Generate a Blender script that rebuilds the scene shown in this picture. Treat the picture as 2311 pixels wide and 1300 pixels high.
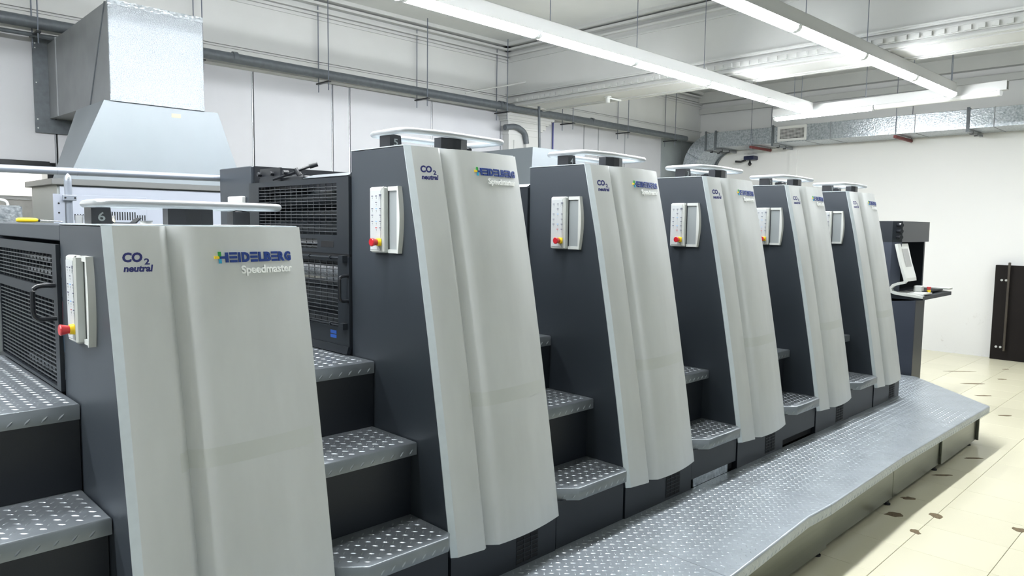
import bpy, math, random
from mathutils import Vector, Matrix
random.seed(7)
S = bpy.context.scene
for o in list(bpy.data.objects): bpy.data.objects.remove(o)
COL = S.collection
PI = math.pi

# ------------------------------------------------------------------ camera
CX, CY, CZ = -0.6754506, -2.6054840, 1.9038655
YAW, PIT, ROL = math.radians(44.53948832), math.radians(4.92357253), math.radians(0.70939116)
d = Vector((math.sin(YAW)*math.cos(PIT), math.cos(YAW)*math.cos(PIT), -math.sin(PIT)))
r = Vector((math.cos(YAW), -math.sin(YAW), 0)); u = r.cross(d)
r2 = r*math.cos(ROL)+u*math.sin(ROL); u2 = -r*math.sin(ROL)+u*math.cos(ROL)
cam = bpy.data.cameras.new('camera'); cam.sensor_width = 36; cam.lens = 36*1645.85/2311
cam.clip_start = .02; cam.clip_end = 200
co = bpy.data.objects.new('camera', cam); COL.objects.link(co)
m = Matrix((r2, u2, -d)).transposed().to_4x4(); m.translation = Vector((CX, CY, CZ)); co.matrix_world = m
S.camera = co

# ------------------------------------------------------------------ world, exposure
S.view_settings.view_transform = 'Standard'; S.view_settings.look = 'None'
S.view_settings.exposure = 1.48; S.view_settings.gamma = 1.0; S.view_settings.use_curve_mapping = False
W = bpy.data.worlds.new('world'); S.world = W; W.use_nodes = True
W.node_tree.nodes['Background'].inputs[0].default_value = (.75, .85, 1, 1)
W.node_tree.nodes['Background'].inputs[1].default_value = .6
TUBE = 34.0      # radiance of a lit tube diffuser

def area(name, loc, rot, sx, sy, power, col):
    l = bpy.data.lights.new(name, 'AREA'); l.shape = 'RECTANGLE'; l.size = sx; l.size_y = sy
    l.energy = power; l.color = col
    o = bpy.data.objects.new(name, l); COL.objects.link(o); o.location = loc; o.rotation_euler = rot
    return o
# soft fill added behind the camera, and daylight in the room beyond the left opening
area('fill_behind_camera', (0.5, -6.6, 2.3), (math.radians(90), 0, 0), 10, 2.6, 18, (.93, .97, 1))
area('daylight_back_room', (-.2, 6.9, 3.4), (math.radians(-20), 0, 0), 3.2, 1.2, 120, (1, 1, .98))

# ------------------------------------------------------------------ materials
def mat(name, col, rough=.5, metal=0.0, noise=0.0, nscale=40, bump=0.0, bscale=200, emit=0, coat=0, col2=None, stretch=None, spec=None):
    M = bpy.data.materials.new(name); M.use_nodes = True; nt = M.node_tree; N = nt.nodes; L = nt.links
    b = N['Principled BSDF']
    b.inputs['Base Color'].default_value = (*col, 1); b.inputs['Roughness'].default_value = rough
    b.inputs['Metallic'].default_value = metal
    if spec is not None: b.inputs['Specular IOR Level'].default_value = spec
    if coat: b.inputs['Coat Weight'].default_value = coat; b.inputs['Coat Roughness'].default_value = .1
    if emit: b.inputs['Emission Color'].default_value = (*col, 1); b.inputs['Emission Strength'].default_value = emit
    if noise or bump or col2:
        tc = N.new('ShaderNodeTexCoord'); mp = N.new('ShaderNodeMapping'); L.new(tc.outputs['Object'], mp.inputs[0])
        if stretch: mp.inputs['Scale'].default_value = stretch
    if noise or col2:
        n = N.new('ShaderNodeTexNoise'); n.inputs['Scale'].default_value = nscale; n.inputs['Detail'].default_value = 5
        L.new(mp.outputs[0], n.inputs['Vector'])
        rmp = N.new('ShaderNodeValToRGB'); L.new(n.outputs['Fac'], rmp.inputs[0])
        c2 = col2 or tuple(max(0, c*(1-noise)) for c in col)
        c1 = col if col2 else tuple(min(1, c*(1+noise)) for c in col)
        rmp.color_ramp.elements[0].position = .3; rmp.color_ramp.elements[1].position = .7
        rmp.color_ramp.elements[0].color = (*c2, 1); rmp.color_ramp.elements[1].color = (*c1, 1)
        L.new(rmp.outputs[0], b.inputs['Base Color'])
    if bump:
        n2 = N.new('ShaderNodeTexNoise'); n2.inputs['Scale'].default_value = bscale; n2.inputs['Detail'].default_value = 3
        L.new(mp.outputs[0], n2.inputs['Vector'])
        bp = N.new('ShaderNodeBump'); bp.inputs['Strength'].default_value = bump; bp.inputs['Distance'].default_value = .01
        L.new(n2.outputs['Fac'], bp.inputs['Height']); L.new(bp.outputs[0], b.inputs['Normal'])
    return M

MT = {}
MT['cover'] = mat('silver_grey_paint', (.56, .582, .588), .42, .2, .05, 3, .02, 900, stretch=(3, 3, .6))
MT['edge'] = mat('silver_edge_paint', (.56, .62, .66), .38, .35, .03, 30)
MT['tape'] = mat('clear_tape', (.525, .55, .54), .45, .15)
MT['dark'] = mat('anthracite_paint', (.040, .049, .061), .42, .1, .10, 500)
MT['dark2'] = mat('blue_black_paint', (.012, .016, .023), .45, .1, .08, 300)
MT['gap'] = mat('black_gap', (.004, .005, .007), .8)
MT['black'] = mat('black_plastic', (.012, .014, .018), .35)
MT['mesh'] = mat('black_guard_paint', (.019, .024, .031), .4, .2)
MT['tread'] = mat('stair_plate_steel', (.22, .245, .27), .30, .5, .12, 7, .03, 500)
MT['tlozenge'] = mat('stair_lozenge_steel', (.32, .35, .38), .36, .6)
MT['bar'] = mat('guard_bar_paint', (.075, .083, .092), .4, .2)
MT['capgrey'] = mat('dark_grey_cap', (.12, .125, .125), .5)
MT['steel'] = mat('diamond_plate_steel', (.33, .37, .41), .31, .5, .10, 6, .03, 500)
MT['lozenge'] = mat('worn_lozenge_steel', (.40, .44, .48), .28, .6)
MT['skirt'] = mat('brushed_skirt_steel', (.15, .16, .135), .30, .8, .06, 8, .02, 300, stretch=(.4, 1, 6))
MT['galv'] = mat('galvanized_steel', (.62, .66, .69), .28, .9, col2=(.30, .34, .38), nscale=38, bump=.35, bscale=40)
MT['galv_dull'] = mat('dull_galvanized_steel', (.27, .285, .30), .48, .5, .08, 5)
MT['foil'] = mat('embossed_foil_insulation', (.55, .59, .63), .3, .8, col2=(.34, .38, .43), nscale=140, bump=.8, bscale=150)
MT['hood'] = mat('pale_hood_sheet', (.225, .255, .28), .42, .25, .04, 2)
MT['cabinet'] = mat('light_cabinet_paint', (.29, .315, .37), .4)
MT['cabside'] = mat('grey_cabinet_side_paint', (.24, .26, .255), .5)
MT['whitep'] = mat('white_plastic', (.58, .60, .585), .35)
MT['key'] = mat('keypad_foil', (.50, .525, .54), .3)
MT['recess'] = mat('grey_recess_plastic', (.30, .33, .34), .4)
MT['keydark'] = mat('navy_print', (.03, .03, .09), .5)
MT['keyblue'] = mat('light_blue_print', (.2, .45, .8), .5)
MT['red'] = mat('red_plastic', (.55, .02, .03), .3, coat=.4)
MT['yellow'] = mat('yellow_plastic', (.85, .60, .02), .35)
MT['navy'] = mat('navy_lettering', (.014, .018, .13), .4)
MT['blue'] = mat('blue_letters', (.006, .035, .22), .35)
MT['silverl'] = mat('silver_letters', (.85, .87, .87), .35, .0)
MT['green'] = mat('green_logo', (.02, .30, .05), .4)
MT['cyan'] = mat('cyan_logo', (.03, .35, .60), .4)
MT['sblue'] = mat('blue_sticker', (.02, .12, .55), .4)
MT['rail'] = mat('white_rail_paint', (.33, .35, .365), .3, .15)
MT['tuberail'] = mat('satin_steel_tube', (.27, .30, .35), .38, .5)
MT['chrome'] = mat('bright_roller_steel', (.7, .72, .74), .18, 1)
MT['roller'] = mat('dark_roller', (.022, .028, .034), .3, .3)
MT['wallpanel'] = mat('white_wall_panel', (.49, .50, .53), .4, 0, .02, 3)
MT['dimpanel'] = mat('dimmed_wall_panel', (.26, .29, .30), .45, 0, .05, 4)
MT['plaster'] = mat('white_plaster', (.56, .57, .565), .8, 0, .03, 2)
MT['plaster2'] = mat('ceiling_plaster', (.62, .635, .63), .85, 0, .04, 1.5)
MT['seam'] = mat('silver_seam_strip', (.45, .47, .5), .35, .7)
MT['pipe'] = mat('grey_pipe_paint', (.10, .115, .13), .45, .1, .15, 20)
MT['rod'] = mat('threaded_rod', (.16, .18, .22), .5, .5)
MT['white'] = mat('white_enamel', (.44, .45, .445), .45)
MT['lit'] = mat('lit_diffuser', (.96, .985, 1), .5, emit=TUBE)
MT['unlit'] = mat('unlit_diffuser', (.75, .77, .78), .3)
MT['cap'] = mat('diffuser_end_cap', (.62, .64, .65), .4)
MT['redbar'] = mat('red_oxide_bar', (.14, .03, .03), .6)
MT['navyp'] = mat('navy_metal', (.01, .015, .05), .5)
MT['bluepipe'] = mat('blue_cable', (.03, .04, .22), .5)
MT['brown'] = mat('black_brown_board', (.008, .006, .006), .6, 0, .1, 8, spec=.2)
MT['bronze'] = mat('bronze_bar', (.08, .07, .06), .4, .6)
MT['beige'] = mat('beige_tape', (.60, .50, .30), .7)
MT['consgrey'] = mat('console_grey', (.019, .024, .031), .4, .2)
MT['consblue'] = mat('console_side_blue', (.05, .06, .085), .45, .1)
MT['screen'] = mat('lcd_screen', (.30, .31, .31), .25)
MT['bluedrum'] = mat('blue_drum', (.03, .12, .22), .5)
MT['reddrum'] = mat('dark_red_roller', (.25, .03, .05), .5)
MT['concrete'] = mat('concrete_ledge', (.50, .50, .48), .8, 0, .12, 12)
MT['tilewall'] = mat('pale_tile_wall', (.85, .84, .80), .5)
MT['chip'] = mat('chipped_tile_patch', (.16, .12, .07), .9, 0, .3, 60)
MT['grout'] = mat('grey_grout', (.28, .27, .20), .9)
MT['clear'] = mat('clear_acrylic', (.9, .92, .93), .08); MT['clear'].node_tree.nodes['Principled BSDF'].inputs['Transmission Weight'].default_value = .9

def tile_mat():
    M = mat('cream_floor_tile', (.70, .67, .51), .27, 0, .006, 2)
    nt = M.node_tree; N = nt.nodes; L = nt.links; b = N['Principled BSDF']
    oi = N.new('ShaderNodeObjectInfo'); hs = N.new('ShaderNodeHueSaturation')
    mr = N.new('ShaderNodeMapRange'); mr.inputs['To Min'].default_value = .97; mr.inputs['To Max'].default_value = 1.02
    L.new(oi.outputs['Random'], mr.inputs[0]); L.new(mr.outputs[0], hs.inputs['Value'])
    src = b.inputs['Base Color'].links[0].from_socket; L.new(src, hs.inputs['Color']); L.new(hs.outputs[0], b.inputs['Base Color'])
    # worn patches change the gloss
    tc = N.new('ShaderNodeNewGeometry'); n = N.new('ShaderNodeTexNoise'); n.inputs['Scale'].default_value = 3
    L.new(tc.outputs['Position'], n.inputs['Vector']); m2 = N.new('ShaderNodeMapRange')
    m2.inputs['To Min'].default_value = .27; m2.inputs['To Max'].default_value = .27
    L.new(n.outputs['Fac'], m2.inputs[0]); L.new(m2.outputs[0], b.inputs['Roughness'])
    return M
MT['tile'] = tile_mat()

def wall_right_mat():
    M = mat('scuffed_white_wall', (.74, .745, .75), .6)
    nt = M.node_tree; N = nt.nodes; L = nt.links; b = N['Principled BSDF']
    g = N.new('ShaderNodeNewGeometry'); sp = N.new('ShaderNodeSeparateXYZ'); L.new(g.outputs['Position'], sp.inputs[0])
    n = N.new('ShaderNodeTexNoise'); n.inputs['Scale'].default_value = 9; n.inputs['Detail'].default_value = 8; n.inputs['Roughness'].default_value = .75
    L.new(g.outputs['Position'], n.inputs['Vector'])
    r1 = N.new('ShaderNodeValToRGB'); r1.color_ramp.elements[0].position = .60; r1.color_ramp.elements[1].position = .72
    L.new(n.outputs['Fac'], r1.inputs[0])
    mz = N.new('ShaderNodeMapRange'); mz.inputs['From Min'].default_value = .9; mz.inputs['From Max'].default_value = 0; mz.inputs['To Min'].default_value = .0; mz.inputs['To Max'].default_value = .8
    L.new(sp.outputs['Z'], mz.inputs[0])
    mu = N.new('ShaderNodeMath'); mu.operation = 'MULTIPLY'; L.new(r1.outputs[0], mu.inputs[0]); L.new(mz.outputs[0], mu.inputs[1])
    mx = N.new('ShaderNodeMixRGB'); mx.inputs[1].default_value = (.74, .745, .75, 1); mx.inputs[2].default_value = (.42, .40, .36, 1)
    L.new(mu.outputs[0], mx.inputs[0]); L.new(mx.outputs[0], b.inputs['Base Color'])
    return M
MT['wallright'] = wall_right_mat()

# ------------------------------------------------------------------ mesh builder
class MB:
    def __init__(s): s.v = []; s.f = []; s.mi = []; s.sm = []
    def add(s, vs, fs, mi=0, sm=False):
        k = len(s.v); s.v += [tuple(p) for p in vs]
        for f in fs: s.f.append([i+k for i in f]); s.mi.append(mi); s.sm.append(sm)
        return s
    def box(s, x0, x1, y0, y1, z0, z1, mi=0):
        x0, x1 = min(x0, x1), max(x0, x1); y0, y1 = min(y0, y1), max(y0, y1); z0, z1 = min(z0, z1), max(z0, z1)
        v = [(x0,y0,z0),(x1,y0,z0),(x1,y1,z0),(x0,y1,z0),(x0,y0,z1),(x1,y0,z1),(x1,y1,z1),(x0,y1,z1)]
        return s.add(v, [(0,3,2,1),(4,5,6,7),(0,1,5,4),(1,2,6,5),(2,3,7,6),(3,0,4,7)], mi)
    def cbox(s, x0, x1, y0, y1, z0, z1, c=.004, mi=0):
        # box with chamfered vertical and top edges
        def ring(q, z): 
            a, b, e, f = x0+q, x1-q, y0+q, y1-q
            return [(a+c,e,z),(b-c,e,z),(b,e+c,z),(b,f-c,z),(b-c,f,z),(a+c,f,z),(a,f-c,z),(a,e+c,z)]
        v = ring(c, z0)+ring(0, z0+c)+ring(0, z1-c)+ring(c, z1)
        f = [tuple(range(7, -1, -1)), tuple(range(24, 32))]
        for l in range(3):
            for i in range(8): f.append((l*8+i, l*8+(i+1) % 8, (l+1)*8+(i+1) % 8, (l+1)*8+i))
        return s.add(v, f, mi)
    def prism(s, poly, axis, a, b, mi=0, sm=False):
        # poly: 2D list in the plane normal to axis ('x': (y,z), 'y': (x,z), 'z': (x,y))
        def P(p, t): return {'x': (t, p[0], p[1]), 'y': (p[0], t, p[1]), 'z': (p[0], p[1], t)}[axis]
        n = len(poly); v = [P(p, a) for p in poly]+[P(p, b) for p in poly]
        ar = sum(poly[i][0]*poly[(i+1) % n][1]-poly[(i+1) % n][0]*poly[i][1] for i in range(n))
        flip = (ar > 0) != (b > a)
        if axis == 'y': flip = not flip
        f = [tuple(range(n-1, -1, -1)), tuple(range(n, 2*n))]+[(i, (i+1) % n, n+(i+1) % n, n+i) for i in range(n)]
        if flip: f = [tuple(reversed(q)) for q in f]
        return s.add(v, f, mi, sm)
    def tube(s, pts, rad, n=10, closed=False, mi=0, flat=1.0, rads=None):
        pts = [Vector(p) for p in pts]; k = len(pts); vs = []; fs = []
        for i, p in enumerate(pts):
            a = pts[(i-1) % k] if (closed or i > 0) else pts[i]; b = pts[(i+1) % k] if (closed or i < k-1) else pts[i]
            t = (b-a).normalized(); up = Vector((0, 0, 1)) if abs(t.z) < .95 else Vector((1, 0, 0))
            e1 = t.cross(up).normalized(); e2 = e1.cross(t)
            R = rads[i] if rads else rad
            for j in range(n):
                q = 2*PI*j/n; vs.append(p+e1*R*math.cos(q)+e2*R*flat*math.sin(q))
        m = k if closed else k-1
        for i in range(m):
            for j in range(n):
                fs.append((i*n+j, ((i+1) % k)*n+j, ((i+1) % k)*n+(j+1) % n, i*n+(j+1) % n))
        s.add(vs, fs, mi, True)
        if not closed:
            o = len(s.v)-len(vs)
            s.f += [[o+j for j in range(n)], [o+(k-1)*n+j for j in reversed(range(n))]]; s.mi += [mi, mi]; s.sm += [False, False]
        return s
    def cyl(s, p0, p1, rad, n=14, mi=0, rad2=None):
        return s.tube([p0, p1], rad, n, mi=mi, rads=[rad, rad2 if rad2 is not None else rad])
    def build(s, name, mats, parent=None):
        me = bpy.data.meshes.new(name); me.from_pydata(s.v, [], s.f)
        if not isinstance(mats, (list, tuple)): mats = [mats]
        for q in mats: me.materials.append(MT[q])
        me.polygons.foreach_set('material_index', s.mi); me.polygons.foreach_set('use_smooth', s.sm); me.update()
        if any(s.sm): me.set_sharp_from_angle(angle=math.radians(38))
        o = bpy.data.objects.new(name, me); COL.objects.link(o)
        if parent: o.parent = parent
        return o

def tag(o, label=None, cat=None, group=None, kind=None):
    if label: o['label'] = label
    if cat: o['category'] = cat
    if group: o['group'] = group
    if kind: o['kind'] = kind
    return o
def empty(name, loc, rz=0):
    o = bpy.data.objects.new(name, None); o.empty_display_size = .1; COL.objects.link(o); o.location = loc; o.rotation_euler = (0, 0, rz); return o
def inst(o, parent, loc=None):
    c = o.copy(); COL.objects.link(c); c.parent = parent
    if loc is not None: c.location = loc
    return c
def copy_tree(o, parent=None):
    c = o.copy(); COL.objects.link(c)
    if parent: c.parent = parent
    for ch in list(o.children): copy_tree(ch, c)
    return c
def fillet(pts, rad, closed=True, n=5):
    out = []; k = len(pts); P = [Vector(p) for p in pts]
    for i in range(k):
        if not closed and i in (0, k-1): out.append(P[i]); continue
        a, b, c = P[(i-1) % k], P[i], P[(i+1) % k]
        u_, w = (a-b), (c-b); q = min(rad, u_.length*.45, w.length*.45); s0 = b+u_.normalized()*q; s1 = b+w.normalized()*q
        for j in range(n+1):
            t = j/n; out.append(s0*(1-t)**2+b*2*t*(1-t)+s1*t*t)
    return out

# ------------------------------------------------------------------ setting
YW = 5.35; XR = 12.15; ZC = 4.5; XL = -7.0; YF = -7.0
P = .462
st = lambda o: tag(o, kind='structure')
fl = st(MB().box(XL, XR, YF, 7.6, -.12, -.012).build('floor', 'grout'))
# which tiles the photograph shows: inside the frame, outside the platform and the press
def seen(x, y):
    q = Vector((x, y, 0))-Vector((CX, CY, CZ)); z = q.dot(d)
    if z < .3: return False
    px = 1155.5+1645.85*q.dot(r2)/z; py = 650-1645.85*q.dot(u2)/z
    return -60 < px < 2371 and py < 1380
tl = None; rest = MB(); cnt = 0
for i in range(-15, 27):
    for j in range(-13, 14):
        x0 = 4.0+i*P; y0 = -1.23+j*P
        if x0 < XL or x0+P > XR+.3 or y0 < YF or y0 > YW: continue
        x1 = min(x0+P, XR)
        c = (x0+P/2, y0+P/2)
        vis = any(seen(x0+a*P, y0+b*P) for a in (0, 1) for b in (0, 1))
        if vis and c[1] < 1.9 and c[0] > 1.5 and not (c[0] < 7.4 and c[1] > -.75) and x1-x0 > P*.9 and cnt < 290:
            cnt += 1
            if tl is None:
                tl = MB().cbox(.0015, P-.0015, .0015, P-.0015, -.012, 0, .0012).build('floor_tile', 'tile', fl); tl.location = (x0, y0, 0)
            else: inst(tl, fl, (x0, y0, 0))
        else:
            rest.cbox(x0+.0015, x1-.0015, y0+.0015, y0+P-.0015, -.012, 0, .0012)
tag(rest.build('floor_tiling', 'tile', fl), kind='stuff')
print('tiles', cnt)
# chipped, dirty spots at tile corners
def chip(x, y, L, Wd, ang, seed):
    rr = random.Random(seed); v = []
    n = 14
    for k in range(n):
        a = 2*PI*k/n; q = 1+rr.uniform(-.22, .22)
        ex, ey = L*math.cos(a)*q, Wd*math.sin(a)*q
        v.append((x+ex*math.cos(ang)-ey*math.sin(ang), y+ex*math.sin(ang)+ey*math.cos(ang)))
    MB().prism(v, 'z', .0002, .0012).build('chipped_patch', 'chip', fl)
PA = math.radians(-45)
for k, (x, y, L, w, a) in enumerate([(4.685, -1.232, .035, .05, PA), (4.299, -1.222, .028, .04, PA), (4.824, -1.673, .035, .04, PA),
        (4.50, -1.03, .06, .04, PA), (8.193, -.916, .07, .03, PA), (10.359, -.436, .06, .03, PA), (9.745, -.248, .14, .025, PA),
        (10.532, .095, .22, .02, PA), (9.081, -.517, .09, .025, PA), (4.894, -1.0, .05, .03, PA), (9.9, -.85, .09, .03, PA), (6.3, -1.07, .08, .02, PA), (5.63, -1.02, .08, .02, PA), (11.2, -.3, .05, .02, PA), (7.69, -1.3, .05, .02, PA)]):
    chip(x, y, L, w, a, k)

# back wall with its panels
wb = st(MB().box(1.06, XR, YW, YW+.2, 0, ZC).box(XL, 1.06, YW, YW+.2, 2.41, ZC).box(XL, 1.06, YW, YW+.2, 0, 1.2).box(XL, -2.6, YW, YW+.2, 1.2, 2.41).build('wall_back', 'gap'))
seams = [XL, -4.2, -2.6, -.8, 1.125, 3.05, 4.05, 4.29, 5.57, 6.86, 7.62, 8.77, 9.15, 9.89, 11.02, 11.69, XR]
for a, b in zip(seams[:-1], seams[1:]):
    z0 = 2.43 if b < 1.2 and a > -2.7 else 0
    MB().cbox(a+.012, b-.012, YW-.018, YW+.0, z0, 3.57, .003).build('wall_panel', 'dimpanel' if a > 11 else 'wallpanel', wb)  # panels next to the corner are darker: shade there is put into the colour
for x in seams[4:-1]:
    MB().box(x-.012, x-.003, YW-.022, YW-.002, 0, 3.57).build('seam_strip', 'seam', wb)
wr = st(MB().box(XR, XR+.2, YF, YW, 0, ZC).build('wall_right', 'wallright'))
MB().box(XR-.02, XR, 3.22, 3.36, 0, 3.3).build('pilaster_strip', 'wallright', wr)
st(MB().box(XL-.2, XL, YF, YW, 0, ZC).build('wall_left', 'plaster'))
st(MB().box(XL, XR, YF-.2, YF, 0, ZC).build('wall_front', 'dimpanel'))
st(MB().box(XL, XR, YF, YW, ZC, ZC+.2).build('ceiling', 'plaster2'))
# architrave above the panels, mouldings, beam
ar = st(MB().box(XL, 6.86, 5.2, YW, 3.57, ZC).box(7.42, XR, 5.2, YW, 3.57, ZC).build('trim_1', 'plaster'))
for z0, z1, pj in ((3.745, 3.757, .02), (3.768, 3.782, .032), (4.245, 4.262, .02), (4.285, 4.30, .035), (4.325, 4.345, .055), (4.40, 4.43, .09), (4.455, 4.5, .13)):
    MB().box(XL, 6.86, 5.2-pj, 5.2, z0, z1).box(7.42, XR, 5.2-pj, 5.2, z0, z1).build('moulding_strip', 'plaster', ar)
MB().box(XL, 6.86, 5.19, 5.2, 3.57, 3.74).build('fascia_band', 'plaster', ar)
bm = st(MB().box(6.86, 7.42, YF, YW, 3.62, ZC).build('trim_2', 'plaster'))
for z0, z1, pj in ((3.775, 3.790, .065), (3.76, 3.775, .05), (3.725, 3.735, .035), (3.622, 3.64, .022), (4.25, 4.27, .02), (4.325, 4.35, .05), (4.40, 4.43, .09), (4.455, 4.5, .13)):
    MB().box(6.86-pj, 6.86, YF, 5.2, z0, z1).build('moulding_strip', 'plaster', bm)
MB().box(6.83, 6.86, YF, 5.2, 3.665, 3.725).build('dentil_backing', 'plaster', bm)
dn = MB().box(-.022, 0, 0, .055, 0, .042).build('dentil', 'plaster', bm); dn.location = (6.83, 4.95, 3.672)
for k in range(1, 62): inst(dn, bm, (6.83, 4.95-k*.105, 3.672))
for y0, y1 in ((-6, 4.9),):   # raised borders round the soffit panels
    MB().box(6.90, 6.93, y0, y1, 3.608, 3.62).box(7.34, 7.37, y0, y1, 3.608, 3.62).box(6.93, 7.34, y0, y0+.03, 3.608, 3.62).box(6.93, 7.34, y1-.03, y1, 3.608, 3.62).build('soffit_border', 'plaster', bm)
MB().box(7.40, 7.44, YF, 5.2, 3.605, 3.65).build('soffit_edge', 'plaster', bm)
# cornice of the right wall
cr = st(MB().box(XR-.08, XR, YF, 5.2, 4.1, 4.2).build('trim_3', 'plaster'))
MB().box(XR-.14, XR, YF, 5.2, 4.3, 4.5).build('moulding_strip', 'plaster', cr)
# pilaster with capital in the back wall
cl = st(MB().box(6.9, 7.56, 5.2, YW, 0, 3.24).build('trim_4', 'plaster'))
for z0, z1, a, b in ((3.24, 3.27, .02, .03), (3.27, 3.33, .0, .02), (3.33, 3.36, .03, .06), (3.36, 3.43, .05, .11), (3.43, 3.455, .08, .16), (3.455, 3.50, .10, .20), (3.50, 3.57, .13, .26)):
    MB().box(6.9-a*.8, 7.56+b, 5.2-a*.5, YW, z0, z1).build('capital_step', 'plaster', cl)
MB().box(7.0, 7.46, 5.185, 5.2, .3, 3.16).build('shaft_panel', 'plaster', cl)
# opening on the left and the room beyond
w1 = st(MB().box(-2.6, 1.06, YW-.03, YW+.02, 2.39, 2.44).box(1.04, 1.08, YW-.02, YW+.2, 1.2, 2.41).box(-2.6, 1.06, YW-.02, YW+.2, 1.17, 1.2).build('window_1', 'black'))
MB().box(-.9, -.86, YW+.05, YW+.09, 1.2, 2.39).build('window_mullion', 'black', w1)
st(MB().box(-4, 3, 7.4, 7.5, 0, ZC).box(-4.1, -4, YW+.2, 7.5, 0, ZC).box(3, 3.1, YW+.2, 7.5, 0, ZC).build('wall_beyond_opening', 'tilewall'))
st(MB().box(-4, 3, YW+.2, 7.5, ZC-.1, ZC).build('ceiling_beyond_opening', 'plaster2'))
lg = tag(empty('concrete_trough', (.3, 6.6, 0)), 'grey speckled concrete trough seen through the opening at the far left', 'trough')
MB().box(-2.5, 1.6, -.35, -.25, 1.5, 2.10).build('front_wall', 'concrete', lg)
MB().box(-2.5, 1.6, -.37, .3, 2.10, 2.14).build('rim', 'plaster', lg)
MB().box(-2.4, 1.5, -.2, .3, 0, 1.5).build('plinth', 'concrete', lg)

# ------------------------------------------------------------------ printing units
PITCH = 1.2
YB = [(.35, -.387), (.524, -.358), (.995, -.281), (1.433, -.201), (1.84, -.121), (2.238, -.030), (2.4, .0)]
def yb(z):
    for (a, p), (b, q) in zip(YB[:-1], YB[1:]):
        if z <= b: return p+(q-p)*(z-a)/(b-a)
    return YB[-1][1]
PR = [(0, 0), (.026, .016), (.155, .036), (.172, .028), (.186, .007), (.190, .003), (.194, .007), (.208, .020), (.236, .042)]
def bulge(x):
    t = (x-.236)/(.663-.236); return .042+.016*math.sin(min(t*1.9, 1.57))*0+(.05*t*(1-t)*1.0)-.036*t**1.6
PR += [(.236+.427*k/12, bulge(.236+.427*k/12)) for k in range(1, 13)]
def outp(x):
    for (a, p), (b, q) in zip(PR[:-1], PR[1:]):
        if x <= b: return p+(q-p)*(x-a)/(b-a)
    return PR[-1][1]
def front(x, z): return yb(z)-outp(x)

def cover_mesh(top, x0=.026, x1=.663, th=.02):
    zs = [.524, .60, .76, .92, 1.08, 1.24, 1.40, 1.56, 1.72, 1.88]
    zs = [z for z in zs if z < top-.03]+[top]
    xs = [x for x, _ in PR if x0-1e-6 <= x <= x1+1e-6]
    n = len(xs); v = []; f = []
    for z in zs:
        for x in xs: v.append((x, front(x, z), z))
    k = len(v)
    for z in zs:
        for x in xs: v.append((x, yb(z)+th, z))
    for i in range(len(zs)-1):
        for j in range(n-1):
            a = i*n+j; f.append((a, a+1, a+n+1, a+n)); f.append((k+a, k+a+n, k+a+n+1, k+a+1))
    nf = len(f)
    for i in range(len(zs)-1):
        a = i*n; f.append((a, a+n, k+a+n, k+a)); a = i*n+n-1; f.append((a, k+a, k+a+n, a+n))
    for j in range(n-1):
        f.append((j, k+j, k+j+1, j+1)); a = (len(zs)-1)*n+j; f.append((a, a+1, k+a+1, k+a))
    m_ = MB(); m_.add(v, f[:nf], 0, True); m_.f += [list(q) for q in f[nf:]]; m_.mi += [0]*(len(f)-nf); m_.sm += [False]*(len(f)-nf)
    return m_

def text_mb(txt, w, h, depth, bold=.0, shear=0.0, fit=True):
    cu = bpy.data.curves.new('t', 'FONT'); cu.body = txt; cu.size = 1; cu.extrude = .05; cu.offset = bold; cu.shear = shear; cu.resolution_u = 3
    ob = bpy.data.objects.new('t', cu); COL.objects.link(ob)
    dg = bpy.context.evaluated_depsgraph_get(); me = bpy.data.meshes.new_from_object(ob.evaluated_get(dg))
    vs = [tuple(q.co) for q in me.vertices]; fs = [tuple(p.vertices) for p in me.polygons]
    bpy.data.objects.remove(ob); bpy.data.curves.remove(cu); bpy.data.meshes.remove(me)
    xs = [q[0] for q in vs]; ys = [q[1] for q in vs]; ax, bx, ay, by = min(xs), max(xs), min(ys), max(ys)
    sx = w/(bx-ax); sy = h/(by-ay)
    return [((q[0]-ax)*sx, (q[1]-ay)*sy, (q[2]+.05)/.1*depth) for q in vs], fs
def on_cover(mb, vf, x0, z0, mi=0, lift=.0):
    vs, fs = vf
    mb.add([(x0+a, front(x0+a, z0+b*.985)-lift-c, z0+b*.985) for a, b, c in vs], fs, mi)
def bar(w, h, dep):
    n = max(2, int(w/.012)+1); v = []; f = []
    for i in range(n):
        a = w*i/(n-1); v += [(a, 0, 0), (a, h, 0), (a, 0, dep), (a, h, dep)]
    for i in range(n-1):
        b = i*4; c = b+4; f += [(b+2, c+2, c+3, b+3), (b+3, c+3, c+1, b+1), (b, c, c+2, b+2), (b+1, c+1, c, b)]
    f += [(0, 2, 3, 1), (4*n-4, 4*n-3, 4*n-1, 4*n-2)]
    return v, f

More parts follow.
